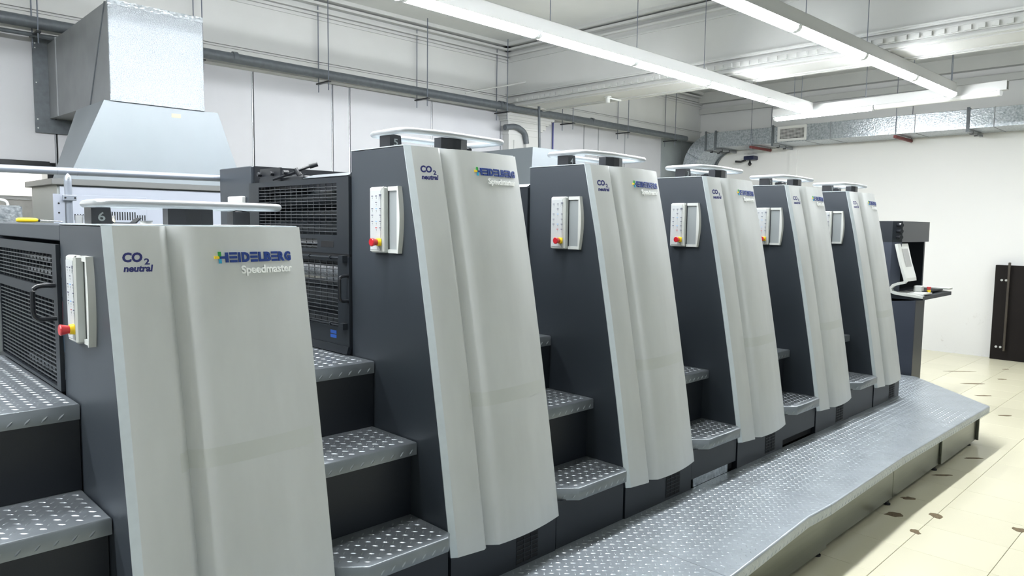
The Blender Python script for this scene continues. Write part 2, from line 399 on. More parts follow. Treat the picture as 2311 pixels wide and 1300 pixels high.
def lozenges(mb, O, U, V, N, w, h, inside=None, p=.049, ph=(0, 0), L=.030, Wd=.0085, H=.0021, rot=0):
    O, U, V, N = map(Vector, (O, U, V, N)); hp = p/2
    ni = int(w/hp)+2; nj = int(h/hp)+2
    for i in range(ni):
        for j in range(nj):
            if (i+j) % 2: continue
            a = ph[0]+i*hp; b = ph[1]+j*hp
            if not (L*.42 < a < w-L*.42 and L*.42 < b < h-L*.42): continue
            if inside and not inside(a, b): continue
            ang = PI/4 if i % 2 == 0 else -PI/4
            c, s = math.cos(ang), math.sin(ang); q = []
            for (x, y, z) in ((-.5, 0, 0), (-.2, -.5, 0), (.2, -.5, 0), (.5, 0, 0), (.2, .5, 0), (-.2, .5, 0), (-.2, 0, 1), (.2, 0, 1)):
                X = x*L; Y = y*Wd; q.append(O+U*(a+X*c-Y*s)+V*(b+X*s+Y*c)+N*(H*z+.0002*(z-1)))
            mb.add(q, [(0, 1, 6), (1, 2, 7, 6), (2, 3, 7), (3, 4, 7), (4, 5, 6, 7), (5, 0, 6)])

def guard(parent, zlo, zhi, windows, bars=True, y0=.385, y1=1.43, x=0.0, name='guard_frame'):
    # a flat frame with window openings; windows: (y0,y1,z0,z1,rows,cols)
    ws = sorted(windows, key=lambda w: w[2]); m_ = MB(); T = .014
    zc = zlo
    for w in ws:
        m_.box(x-T, x, y0, y1, zc, w[2]); m_.box(x-T, x, y0, w[0], w[2], w[3]); m_.box(x-T, x, w[1], y1, w[2], w[3]); zc = w[3]
    m_.box(x-T, x, y0, y1, zc, zhi)
    fr = m_.build(name, 'mesh', parent)
    if not bars: return fr
    for w in ws:
        a, b, z0, z1, nr, nc = w
        hb = MB().box(x-.011, x-.006, 0, b-a, -.0016, .0016).build('horizontal_bar', 'bar', fr); hb.location = (0, a, z0+(z1-z0)/(nr+1))
        for k in range(2, nr+1): inst(hb, fr, (0, a, z0+(z1-z0)*k/(nr+1)))
        vb = MB().box(x-.006, x-.002, -.0013, .0013, 0, z1-z0).build('vertical_bar', 'bar', fr); vb.location = (0, a+(b-a)/(nc+1), z0)
        for k in range(2, nc+1): inst(vb, fr, (0, a+(b-a)*k/(nc+1), z0))
    return fr

def control_panel(parent, ztop):
    H = .29; zb = ztop-H; yr = -.017; yl = .187; ym = .090
    pn = MB().cbox(-.03, .0, ym, yl, zb, ztop, .006)                       # key housing
    pn.cbox(-.033, -.0, ym-.014, ym, zb, ztop, .006)                       # ridge
    pn.box(-.012, 0, yr+.012, ym-.02, ztop-.018, ztop).box(-.012, 0, yr+.012, ym-.02, zb, zb+.016)
    # bowed grip frame at the right
    n = 10; v = []; f = []
    for i in range(n+1):
        t = i/n; z = zb+H*t; bow = .016*math.sin(PI*t)
        for (a, b) in ((-.022, yr+.008), (-.022, yr-bow*.8), (0, yr-bow), (0, yr+.010)): v.append((a, b, z))
    for i in range(n):
        for j in range(4): f.append((i*4+j, i*4+(j+1) % 4, i*4+4+(j+1) % 4, i*4+4+j))
    f += [(3, 2, 1, 0), (4*n, 4*n+1, 4*n+2, 4*n+3)]
    pn.add(v, f); pn = pn.build('control_panel', 'whitep', parent)
    MB().box(-.004, -.001, yr+.014, ym-.02, zb+.014, ztop-.016).build('grip_recess', 'recess', pn)
    MB().cbox(-.032, -.0295, ym+.008, yl-.008, zb+.012, ztop-.016, .001).build('keypad', 'key', pn)
    ks = MB(); W_ = (yl-ym-.03)
    def K(c, rr, col, glyph=True):
        y = yl-.022-c*W_/2.2; z = ztop-.040-rr*.028
        ks.box(-.0328, -.032, y-.010, y+.003, z-.0016, z+.0016, col)
        if glyph:
            ks.box(-.0326, -.032, y-.007, y-.0045, z-.013, z-.006, 2); ks.box(-.0326, -.032, y-.004, y-.0005, z-.010, z-.008, 2)
            ks.box(-.0326, -.032, y-.009, y+.001, z-.0185, z-.0178, 2)
    for c, rr, col in ((0, 0, 0), (1, 0, 0), (2, 0, 0), (1, 1, 0), (0, 2, 0), (1, 2, 1), (2, 2, 0), (0, 3, 0), (2, 3, 0), (0, 4, 0), (1, 4, 1), (2, 4, 0), (1, 5, 3), (2, 5, 0)): K(c, rr, col)
    y = yl-.022-W_/1.1
    ks.box(-.0326, -.032, y-.012, y-.011, ztop-.058, ztop-.034, 2).box(-.0326, -.032, y+.004, y+.005, ztop-.058, ztop-.034, 2).box(-.0328, -.032, y-.012, y+.005, ztop-.036, ztop-.033, 0)
    ks.build('key_symbols', ['keydark', 'keyblue', 'recess', 'red'], pn)['kind'] = 'stuff'
    zc = ztop-.243; yc = ym+.020
    MB().box(-.0335, -.032, yc-.019, yc-.004, zc-.016, zc+.016).build('warning_patch', 'yellow', pn)
    MB().cyl((-.032, yc, zc), (-.045, yc, zc), .018, 18, rad2=.016).build('button_collar', 'yellow', pn)
    MB().tube([(-.045, yc, zc), (-.052, yc, zc), (-.063, yc, zc), (-.071, yc, zc), (-.074, yc, zc)], .017, 18, rads=[.013, .014, .017, .019, .016]).build('stop_button', 'red', pn)
    return pn

def digit(parent, txt, x, y, z):
    vs, fs = text_mb(txt, .016, .024, .0008, .01)
    MB().add([(x-c, y-a, z+b) for a, b, c in vs], fs).build('unit_number', 'recess', parent)

def make_unit(k, top, ptop, detail):
    X = (6-k)*PITCH
    R = empty('printing_unit', (X, 0, 0))
    y = lambda z: yb(z)+.012
    # side panel and body
    prof = [(yb(.524)+.004, .524), (yb(.995)+.004, .995), (yb(1.433)+.004, 1.433), (yb(1.84)+.004, 1.84), (yb(top)+.004, top), (.38, top), (.38, .35), (-.30, .35), (-.30, .524)]
    MB().prism(prof, 'x', .0, .02).build('side_panel', 'dark', R)
    prof2 = [(yb(.524)+.03, .524), (yb(1.433)+.03, 1.433), (yb(top)+.03, top-.004), (.375, top-.004), (.375, .35), (-.29, .35), (-.29, .524)]
    MB().prism(prof2, 'x', .02, .645).build('housing', 'dark2', R)
    MB().box(.0, .655, yb(top)+.0, .385, top-.003, top+.004).build('top_plate', 'edge', R)
    # bright chamfer and the cover skin
    zs = [.524, .995, 1.433, 1.84, top] if top > 1.9 else [.524, .995, 1.433, 1.84, top]
    v = []; f = []
    for z in zs: v += [(.0, yb(z)-.0, z), (.026, front(.026, z)+.0005, z), (.026, yb(z)+.03, z), (.003, yb(z)+.03, z)]
    for i in range(len(zs)-1):
        for j in range(4): f.append((i*4+j, i*4+(j+1) % 4, i*4+4+(j+1) % 4, i*4+4+j))
    f += [(3, 2, 1, 0), tuple(len(zs)*4-4+q for q in range(4))]
    MB().add(v, f).build('edge_strip', 'edge', R)
    cov = cover_mesh(top).build('front_cover', 'cover', R)
    # tape band across the cover
    tb = MB(); xs = [x for x, _ in PR if .03 < x < .66]; v = []; f = []
    for x in xs: v += [(x, front(x, 1.115)-.0006, 1.115), (x, front(x, 1.175)-.0006, 1.175)]
    for i in range(len(xs)-1): f.append((2*i, 2*i+2, 2*i+3, 2*i+1))
    tb.add(v, f, 0, True).build('tape_band', 'tape', cov)
    # lettering
    z0 = top-.113; lt = MB(); xo = .046 if top < 2 else .056
    on_cover(lt, text_mb('CO', .056, .031, .0006, .045, .12), xo, z0)
    on_cover(lt, text_mb('2', .015, .020, .0006, .03, .0), xo+.060, z0-.008)
    on_cover(lt, text_mb('neutral', .084, .022, .0006, .04, .2), xo, top-.143)
    lt.build('carbon_label_text', 'navy', cov)
    zl = top-.120 if top < 2 else top-.108; x0 = .322 if top < 2 else .345; hh = .034; dp = .004
    lg = MB()
    def T(ch, xa, w): on_cover(lg, text_mb(ch, w, hh, dp, .055), x0+xa, zl)
    def E_(xa, w):
        for q in range(3): on_cover(lg, bar(w, hh*.235, dp), x0+xa, zl+q*hh*.3825)
    # the emblem that is the first stroke of the H
    on_cover(lg, bar(.020, hh*.24, dp), x0+.015, zl+hh*.38); on_cover(lg, bar(.010, hh, dp), x0+.034, zl)
    E_(.049, .026); T('I', .079, .008); T('D', .092, .028); E_(.124, .026); T('L', .154, .022); T('B', .176, .026); E_(.205, .024); T('R', .232, .025); T('G', .259, .026)
    on_cover(lg, bar(.009, hh*.46, dp), x0+.011, zl+hh*.6, 1); on_cover(lg, bar(.009, hh*.46, dp), x0+.011, zl-hh*.08, 2); on_cover(lg, bar(.016, hh*.26, dp), x0-.003, zl+hh*.38, 3)
    lg.build('maker_lettering', ['blue', 'green', 'cyan', 'yellow'], cov)
    sl = MB(); on_cover(sl, text_mb('Speedmaster', .20, .036, .005, .03), .407 if top < 2 else .422, zl-.047)
    sl.build('model_lettering', 'silverl', cov)
    # rail loop on top with its blocks
    zr = top+.072
    dy = 0 if top > 2 else -.03
    hr = MB().tube(fillet([(.045, .29+dy, zr), (.03, .02+dy, zr), (.25, -.01+dy, zr), (.655, .035+dy, zr), (.655, .32+dy, zr)], .05), .0165, 12, closed=True, flat=.85).build('top_rail', 'rail', R)
    b1 = MB().prism([(.035, top), (.10, top), (.094, zr-.012), (.035, zr-.008)], 'y', .12, .20).build('rail_block', 'black', hr)
    MB().prism([(.245, .02), (.30, .004), (.35, .004), (.40, .02), (.40, .07), (.245, .07)], 'z', top, zr-.012).build('rail_block', 'black', hr)
    MB().cbox(.585, .655, .27, .34, top, zr-.01, .006).build('rail_block', 'black', hr)
    vs, fs = text_mb(str(k), .022, .030, .0008, .01)
    MB().add([(.055+a, .1195-c, top+.014+b) for a, b, c in vs], fs).build('unit_number', 'cabside', hr)
    control_panel(R, ptop)
    # plinth with vent
    bs = MB().box(.006, .655, -.352, .38, .0, .352).box(.006, .655, -.352, .38, .352, .53).build('plinth', 'dark2', R)
    vg = MB().box(.39, .53, -.3535, -.352, .366, .52).build('vent_opening', 'gap', R)
    for q in range(8): MB().box(.39, .53, -.356, -.3535, .3655+q*.021, .3685+q*.021).build('vent_slat', 'dark2', vg)
    for q in (.4345, .4815): MB().box(q, q+.003, -.3565, -.3535, .366, .52).build('vent_slat', 'dark2', vg)
    # inner press body behind the operator side: frames, rollers, guards
    it = 2.10 if top > 2 else 1.885
    MB().box(.40, .66, .385, 1.44, .35, it-.02).build('inner_frame', 'black', R)
    if top > 2:
        MB().cbox(.0, .62, 1.44, 1.86, .35, 2.222, .004).build('drive_side_column', 'dark', R)
        MB().prism([(0.0, 1.28), (0.0, 2.14), (.16, 2.16), (.3, 2.13), (.3, 1.28)], 'y', .384, .39).build('cheek_plate', 'black', R)
        wn = [(.49, 1.31, 1.845, 2.095, 14, 13), (.675, 1.31, 1.775, 1.825, 3, 9)] if detail else []
        MB().box(-.012, 0, .385, 1.43, 1.745, 1.757).build('guard_gap', 'gap', R)
        g = guard(R, 1.757, 2.122, wn, detail)
        if detail: MB().cbox(-.0150, -.0135, .52, .64, 1.786, 1.816, .0005).build('hand_slot', 'gap', g)
        wn = [(.485, 1.31, 1.40, 1.72, 15, 13)] if detail else []
        g2 = guard(R, 1.315, 1.745, wn, detail, name='lower_guard_frame')
        MB().prism([(-.01, 1.28), (-.03, 1.28), (-.02, 1.315), (-.0, 1.315)], 'y', .385, 1.43).build('guard_sill', 'mesh', R)
        MB().prism([(0, 2.122), (-.01, 2.128), (.05, 2.148), (.20, 2.148), (.22, 2.12)], 'y', .40, .82).build('top_hood', 'pipe', R)
        if detail:
            for z, rr, x, mt in ((2.03, .045, .12, 'roller'), (1.95, .05, .18, 'roller'), (1.87, .04, .09, 'roller'), (1.66, .085, .12, 'chrome'), (1.50, .10, .16, 'roller'), (1.40, .05, .09, 'roller'), (1.80, .03, .07, 'chrome')):
                MB().cyl((x, .40, z), (x, 1.42, z), rr, 20).build('roller', mt, R)
            MB().tube(fillet([(-.008, .395, 1.655), (-.06, .395, 1.655), (-.06, .395, 1.535), (-.008, .395, 1.535)], .03, closed=False), .008, 8).build('guard_handle', 'black', g2)
            for z in (1.738, 1.415):
                rd = MB().cyl((-.03, .44, z), (-.03, 1.42, z), .0045, 8)
                rd.box(-.04, -.014, .40, .44, z-.018, z+.012)
                for q in (.52, .72, .92): rd.cyl((-.03, q, z), (-.03, q+.012, z), .009, 10)
                rd.build('latch_rod', 'mesh', g2)
            for q in (.50, .76): 
                for zz in (1.345, 1.366): MB().box(-.0152, -.014, q, q+.055, zz, zz+.016).build('blue_sticker', 'sblue', g2)
            # lever mechanism above the guard
            MB().box(.02, 1.15, 1.425, 1.44, 2.08, 2.222).build('mechanism_plate', 'black', R)
            mc = MB().cbox(.03, .12, .90, 1.40, 2.08, 2.15, .006); mc.cyl((.10, .98, 2.12), (.10, 1.10, 2.12), .045, 16); mc.box(.02, .03, 1.12, 1.36, 2.10, 2.20)
            for q in (1.05, 1.2, 1.35): mc.cyl((.0, q, 2.17), (.03, q, 2.17), .012, 8)
            mc.build('mechanism_block', 'black', R)
            lv = MB().tube([(.0, 1.16, 2.135), (.03, 1.0, 2.165), (.05, .93, 2.185), (.08, .90, 2.20)], .007, 8).cyl((.045, .95, 2.15), (.03, .97, 2.185), .014, 12)
            lv = lv.build('clamp_lever', 'black', R)
            MB().cyl((.075, .905, 2.198), (.11, .882, 2.212), .0125, 12).build('lever_knob', 'black', lv)
            p2 = MB().cbox(-.028, .0, 1.50, 1.69, 1.77, 2.052, .005).build('drive_side_panel', 'whitep', R)
            MB().box(-.030, -.028, 1.515, 1.675, 1.80, 2.03).build('keypad', 'key', p2)
            for q in range(3): MB().box(-.031, -.030, 1.535+q*.045, 1.555+q*.045, 2.0, 2.005).build('key_mark', 'keydark', p2)
    else:
        MB().cbox(.0, .64, .385, 1.455, 1.828, 1.886, .003).build('top_box', 'dark', R)
        MB().box(.0, .34, 1.44, 1.86, .35, 1.886).build('drive_side_column', 'dark', R)
        g = guard(R, 1.283, 1.815, [(.445, 1.41, 1.652, 1.778, 7, 16), (.44, 1.405, 1.295, 1.612, 19, 16)], True)
        MB().tube(fillet([(-.012, .41, 1.668), (-.085, .41, 1.668), (-.085, .41, 1.548), (-.012, .41, 1.548)], .03, closed=False), .0085, 8).build('guard_handle', 'black', g)
        for z, rr, x, mt in ((1.745, .018, .06, 'chrome'), (1.69, .018, .06, 'chrome'), (1.60, .05, .2, 'roller')):
            MB().cyl((x, .40, z), (x, 1.42, z), rr, 16).build('roller', mt, R)
        MB().cyl((.10, .40, 1.53), (.10, .75, 1.53), .05, 18).build('roller', 'reddrum', R)
        MB().cyl((.14, .40, 1.43), (.14, .68, 1.43), .09, 24).build('roller', 'bluedrum', R)
        MB().box(.03, .4, .40, 1.1, 1.30, 1.325).build('drip_tray', 'galv', R)
        MB().box(-.02, .0, 1.50, 1.86, 1.28, 1.80).build('side_door', 'cabside', R)
        for z in (1.62, 1.53): MB().cyl((-.01, 1.43, z), (-.05, 1.55, z), .01, 8).build('door_hinge', 'black', R)
    return R

info = {6: ('lowest press unit with flat cut-off top, numbered 6, at the left edge', 1.887, 1.787, True),
        5: ('tallest-looking press unit, numbered 5, second from the left, beside black mesh guards', 2.238, 2.065, True),
        4: ('press unit with number 4 on its rail block, third from the left', 2.238, 2.065, False),
        3: ('press unit with number 3 on its rail block, fourth from the left', 2.238, 2.065, False),
        2: ('press unit numbered 2, fifth from the left, control panel half hidden', 2.238, 2.065, False),
        1: ('farthest and smallest-looking press unit, beside the operator console', 2.238, 2.065, False)}
for k in (6, 5, 4, 3, 2, 1):
    lb, tp, pt, dt = info[k]
    R = make_unit(k, tp, pt, dt)
    tag(R, lb, 'printing unit', 'printing units of the press in a row')

# ------------------------------------------------------------------ steps between the units
def tread(parent, poly, z, lip, yf, name='tread', chamf=None):
    # poly in (x,y), counter-clockwise, first edge is the nose edge chain; solid with folded lip
    m_ = MB(); n = len(poly); c = .006
    cx = sum(p[0] for p in poly)/n; cy = sum(p[1] for p in poly)/n
    def shrink(q):
        out = []
        for x, y in poly: out.append((x+(q if x < cx else -q), y+(q if y < cy else 0)))
        return out
    lay = [(poly, z-lip), (poly, z-c), (shrink(c*.35), z-c*.35), (shrink(c), z)]
    v = []; f = []
    for pl, zz in lay: v += [(a, b, zz) for a, b in pl]
    f.append(tuple(reversed(range(n)))); f.append(tuple(range(3*n, 4*n)))
    for l in range(3):
        for i in range(n): f.append((l*n+i, l*n+(i+1) % n, (l+1)*n+(i+1) % n, (l+1)*n+i))
    m_.add(v, f)
    for i in range(len(m_.sm)): m_.sm[i] = True
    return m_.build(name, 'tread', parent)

def make_steps(k, lowgap):
    X = (6-k)*PITCH; XA = -.535; XB = -.004
    if k == 6: XA = -1.15
    R = empty('access_steps', (X, 0, .35))
    z = lambda a: a-.35
    t1 = tread(R, [(XA, .192), (XB, .192), (XB, 1.425), (XA, 1.425)], z(1.275), .056, .192, 'landing_plate')
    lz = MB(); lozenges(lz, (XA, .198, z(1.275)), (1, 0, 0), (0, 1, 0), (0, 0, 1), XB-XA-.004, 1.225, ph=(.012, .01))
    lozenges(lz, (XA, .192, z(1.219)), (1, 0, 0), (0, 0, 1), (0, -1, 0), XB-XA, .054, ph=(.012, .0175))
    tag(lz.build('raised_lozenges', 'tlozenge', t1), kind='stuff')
    t2 = tread(R, [(XA, -.13), (XB, -.13), (XB, .205), (XA, .205)], z(.968), .056, -.13)
    lz = MB(); lozenges(lz, (XA, -.124, z(.968)), (1, 0, 0), (0, 1, 0), (0, 0, 1), XB-XA-.004, .32, ph=(.012, .01))
    lozenges(lz, (XA, -.13, z(.912)), (1, 0, 0), (0, 0, 1), (0, -1, 0), XB-XA, .054, ph=(.012, .0175))
    tag(lz.build('raised_lozenges', 'tlozenge', t2), kind='stuff')
    if k == 6: pl = [(XA, -.39), (XB-.02, -.39), (XB, -.365), (XB, -.09), (XA, -.09)]
    else: pl = [(XA, -.285), (-.42, -.39), (XB-.035, -.39), (XB, -.355), (XB, -.09), (XA, -.09)]
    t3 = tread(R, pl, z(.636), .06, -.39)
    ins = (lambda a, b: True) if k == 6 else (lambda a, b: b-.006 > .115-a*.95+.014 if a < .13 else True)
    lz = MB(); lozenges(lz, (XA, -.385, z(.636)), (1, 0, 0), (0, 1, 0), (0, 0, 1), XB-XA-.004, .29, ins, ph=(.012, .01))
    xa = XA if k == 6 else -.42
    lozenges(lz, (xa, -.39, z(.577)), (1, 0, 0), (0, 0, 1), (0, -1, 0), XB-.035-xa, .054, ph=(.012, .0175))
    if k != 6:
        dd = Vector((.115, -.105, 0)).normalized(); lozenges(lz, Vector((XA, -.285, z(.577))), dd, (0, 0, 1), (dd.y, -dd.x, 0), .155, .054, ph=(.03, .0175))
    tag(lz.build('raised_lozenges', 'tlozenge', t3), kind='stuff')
    MB().box(XA, XB, .202, .22, z(.965), z(1.222)).build('riser', 'dark2', R)
    MB().box(XA, XB, -.085, -.07, z(.632), z(.915)).build('riser', 'dark2', R)
    MB().box(XA, -.006, -.347, -.33, z(.352 if not lowgap else .405), z(.58)).build('lower_riser', 'dark2', R)
    if lowgap == 1: MB().box(XA+.03, -.10, -.343, -.335, z(.352), z(.405)).build('kick_strip', 'galv', R)
    if lowgap == 2: MB().box(XA, -.01, -.27, -.26, z(.352), z(.405)).build('kick_strip', 'gap', R)
    MB().box(XA, XB, -.32, 1.42, z(.35), z(.57)).build('substructure', 'gap', R)
    MB().box(XA, XB, -.06, 1.42, z(.57), z(.90)).build('substructure', 'gap', R)
    MB().box(XA, XB, .225, 1.42, z(.90), z(1.215)).build('substructure', 'gap', R)
    return R
for k, lab, lg_ in ((6, 'nearest diamond-plate steps, cut by the left edge of the picture', 0), (5, 'second diamond-plate steps from the left, behind the lowest unit, up to the mesh guards', 0),
                (4, 'third diamond-plate steps from the left, right of the tallest-looking unit, full dark riser below', 0), (3, 'fourth diamond-plate steps from the left, with a pale strip below', 1),
                (2, 'fifth diamond-plate steps from the left, with a black gap below', 2), (1, 'small diamond-plate steps left of the farthest unit', 0)):
    tag(make_steps(k, lg_), lab, 'steps', 'diamond-plate steps between the press units')

# ------------------------------------------------------------------ walkway platform
pf = tag(empty('walkway_platform', (2.6, -.7, 0)), 'long low diamond-plate walkway along the foot of the press', 'platform')
ox, oy = -2.6, .7
EDGE = [(-2.0, -1.05), (1.0, -1.06), (2.226, -1.06), (3.165, -1.005), (3.44, -1.018), (4.687, -.998), (5.9, -1.018), (6.852, -1.037)]
def ey(x):
    for (a, p), (b, q) in zip(EDGE[:-1], EDGE[1:]):
        if x <= b: return p+(q-p)*(x-a)/(b-a)
    return -1.037+(x-6.852)*.92
for a, b in ((-1.5, -.2), (-.2, 1.0), (1.0, 2.224), (2.224, 3.44), (3.44, 4.687), (4.687, 5.9)):
    xs = [a+.0015]+[x for x, _ in EDGE if a < x < b]+[b-.0015]
    poly = [(x+ox, ey(x)+oy) for x in xs]+[(b-.0015+ox, -.345+oy), (a+.0015+ox, -.345+oy)]
    pl = MB().prism(poly, 'z', .345, .35); 
    for x, x_ in zip(xs[:-1], xs[1:]):      # rounded lip folded down at the outer edge
        v = []
        for t in range(6):
            an = t/5*PI/2; v += [(x+ox, ey(x)+oy+.006-.006-.010*math.sin(an), .340+.010*math.cos(an)), (x_+ox, ey(x_)+oy-.010*math.sin(an), .340+.010*math.cos(an))]
        v += [(x+ox, ey(x)+oy-.010, .290), (x_+ox, ey(x_)+oy-.010, .290), (x+ox, ey(x)+oy-.004, .290), (x_+ox, ey(x_)+oy-.004, .290)]
        f = [(2*i, 2*i+2, 2*i+3, 2*i+1) for i in range(7)]
        pl.add(v, f, 0, True)
    pl = pl.build('plate', 'steel', pf)
    lz = MB(); y0 = -1.07
    lozenges(lz, (a+ox, y0+oy, .35), (1, 0, 0), (0, 1, 0), (0, 0, 1), b-a, .72, lambda p_, q_, a=a, y0=y0: y0+q_ > ey(a+p_)+.012, ph=(.01, .01))
    sg = [x for x in xs]
    for x, x_ in zip(sg[:-1], sg[1:]):
        dd = Vector((x_-x, ey(x_)-ey(x), 0)); Ln = dd.length; dd.normalize()
        lozenges(lz, Vector((x+ox, ey(x)+oy-.010, .285)), dd, (0, 0, 1), (dd.y, -dd.x, 0), Ln, .062, ph=(.012, .0175))
    tag(lz.build('raised_lozenges', 'lozenge', pl), kind='stuff')
EP = [(5.902, ey(5.9)), (6.852, -1.037), (7.77, -.17), (7.77, .6), (6.61, .6), (6.61, -.345), (5.902, -.345)]
pl = MB().prism([(x+ox, y+oy) for x, y in EP], 'z', .345, .35)
for (x, y), (x_, y_) in zip(EP[:3], EP[1:4]):
    dd = Vector((x_-x, y_-y, 0)).normalized(); nn = Vector((dd.y, -dd.x, 0))
    for t0, t1, za, zb_ in ((0, .007, .35, .347), (.007, .010, .347, .340), (.010, .010, .340, .290)):
        v = [(x+ox+nn.x*t0, y+oy+nn.y*t0, za), (x_+ox+nn.x*t0, y_+oy+nn.y*t0, za), (x_+ox+nn.x*t1, y_+oy+nn.y*t1, zb_), (x+ox+nn.x*t1, y+oy+nn.y*t1, zb_)]
        pl.add(v, [(3, 2, 1, 0)], 0, False)
pl = pl.build('plate', 'steel', pf); lz = MB()
def inpoly(x, y, e=.012):
    if x < 5.91 or x > 7.755 or y > .58: return False
    if x < 6.62 and y > -.36: return False
    if x < 6.852: return y > ey(x)+e
    return y > -1.037+(x-6.852)*.944+e*1.4
lozenges(lz, (5.9+ox, -1.07+oy, .35), (1, 0, 0), (0, 1, 0), (0, 0, 1), 1.9, 1.7, lambda p_, q_: inpoly(5.9+p_, -1.07+q_), ph=(.01, .01))
dd = Vector((.952, -.019, 0)).normalized(); lozenges(lz, Vector((5.9+ox, ey(5.9)+oy-.010, .285)), dd, (0, 0, 1), (dd.y, -dd.x, 0), .95, .062, ph=(.012, .0175))
tag(lz.build('raised_lozenges', 'lozenge', pl), kind='stuff')
sk = [(-1.5, -.2), (-.2, 1.0), (1.0, 2.4), (2.4, 3.56), (3.56, 4.72), (4.72, 5.78), (5.78, 6.80)]
for a, b in sk:
    MB().cbox(a+.004+ox, b-.004+ox, max(ey(a), ey(b))+.052+oy, max(ey(a), ey(b))+.07+oy, .035, .338, .002).build('skirt_panel', 'skirt', pf)
ms = MB().prism([(6.80+ox, -.985+oy), (6.82+ox, -.985+oy), (7.72+ox, -.14+oy), (7.72+ox, .5+oy), (7.70+ox, .5+oy), (7.70+ox, -.13+oy), (6.80+ox, -.97+oy)], 'z', .035, .338).build('skirt_panel', 'skirt', pf)
MB().box(-1.5+ox, 6.6+ox, -.90+oy, -.36+oy, .05, .33).build('subframe', 'gap', pf)
for x in (-.9, .3, 1.6, 2.3, 3.50, 4.66, 5.72, 6.7):
    MB().cyl((x+ox, -.93+oy, 0), (x+ox, -.93+oy, .05), .014, 10).cyl((x+ox, -.93+oy, 0), (x+ox, -.93+oy, .008), .025, 12).build('levelling_foot', 'black', pf)

# ------------------------------------------------------------------ operator console at the far end
cs = tag(empty('operator_console', (8.3, .2, 0)), 'dark grey operator console with tilted white screen arm at the far end of the press', 'console')
X0, X1 = 7.85-8.3, 8.88-8.3
MB().prism([(X0, -.10-.2), (X0+.30, -.10-.2), (X0+.42, .02-.2), (X0+.42, .3), (X0, .3)], 'z', 0, 1.16).build('lower_cabinet', 'consblue', cs)
MB().box(X0+.002, X0+.30, -.102-.2, -.10-.2, .02, 1.15).build('cabinet_door', 'consgrey', cs)
MB().prism([(X0, .17-.2), (X0+.10, .10-.2), (X1, .10-.2), (X1, .3), (X0, .3)], 'z', 1.77, 2.0).build('head_box', 'consgrey', cs)
MB().prism([(X0, .17-.2), (X0+.10, .10-.2), (X0+.12, .12-.2), (X0+.12, .3), (X0, .3)], 'z', 1.16, 1.77).build('side_panel', 'consblue', cs)
MB().box(X1-.10, X1-.06, .12-.2, .3, 1.16, 1.77).build('jamb', 'consgrey', cs)
MB().box(X0+.12, X1-.10, .27, .3, 1.16, 1.77).build('recess_back', 'gap', cs)
for z in (1.955, 1.89, 1.825):
    kb = MB().cyl((X0+.05, .135-.2, z), (X0+.03, .105-.2, z), .018, 14); kb.cyl((X0+.03, .105-.2, z), (X0+.015, .08-.2, z), .022, 14); kb.build('knob', 'black', cs)
tr = MB().prism([(-.17-.2, 1.16), (-.17-.2, 1.20), (.22-.2, 1.235), (.22-.2, 1.12)], 'x', X0, X1+.0).build('shelf_tray', 'consgrey', cs)
sd = MB()
# white side frame: screen arm with an S curve down to the tray
def ribbon(m_, pts, x0, x1, th):
    v = []; n = len(pts)
    for i, (y, z) in enumerate(pts):
        a = Vector(pts[max(0, i-1)]); b = Vector(pts[min(n-1, i+1)]); t = (b-a).normalized(); nx, nz = -t.y, t.x
        for s_ in (0, th):
            for x in (x0, x1): v.append((x, y+nx*s_-.2, z+nz*s_))
    f = []
    for i in range(n-1):
        a = 4*i; b = a+4; f += [(a, a+1, b+1, b), (a+2, b+2, b+3, a+3), (a, b, b+2, a+2), (a+1, a+3, b+3, b+1)]
    f += [(0, 2, 3, 1), (4*n-4, 4*n-3, 4*n-1, 4*n-2)]
    m_.add(v, f, 0, False)
arc = [(.11, 1.755), (.06, 1.56), (.005, 1.385), (.0, 1.35), (.02, 1.325), (.08, 1.31), (.125, 1.29), (.145, 1.265), (.135, 1.24), (.10, 1.23), (-.17, 1.205)]
ribbon(sd, arc, X0-.01, X0+.05, .028)
sd.build('white_side_frame', 'whitep', cs)
sc_ = MB(); ribbon(sc_, [(.11, 1.755), (.06, 1.56), (.005, 1.385), (.0, 1.35)], X0+.05, X0+.33, .03); sc_ = sc_.build('screen_housing', 'whitep', cs)
m_ = MB(); m_.add([(X0+.09, .098-.2-.004, 1.70), (X0+.28, .098-.2-.004, 1.70), (X0+.28, .045-.2-.004, 1.505), (X0+.09, .045-.2-.004, 1.505)], [(3, 2, 1, 0)]); m_.build('display', 'screen', sc_)
MB().box(X0+.05, X0+.34, -.16-.2, .12-.2, 1.212, 1.225).build('white_deck', 'whitep', cs)
MB().box(X0+.06, X0+.20, -.02-.2, .10-.2, 1.226, 1.232).build('smoked_cover', 'screen', cs)
MB().box(X0+.34, X1-.15, -.12-.2, .1-.2, 1.222, 1.232).build('dark_deck', 'gap', cs)
MB().box(X1-.15, X1-.0, -.18-.2, .16-.2, 1.225, 1.245).build('white_deck', 'whitep', cs)
MB().cbox(X0+.30, X0+.40, -.06-.2, .02-.2, 1.225, 1.29, .006).build('button_housing', 'whitep', cs)
MB().cyl((X0+.36, -.12-.2, 1.225), (X0+.36, -.12-.2, 1.25), .02, 16).build('button_collar', 'yellow', cs)
MB().tube([(X0+.36, -.12-.2, 1.25), (X0+.36, -.12-.2, 1.262), (X0+.36, -.12-.2, 1.285)], .02, 16, rads=[.014, .02, .022]).build('stop_button', 'red', cs)

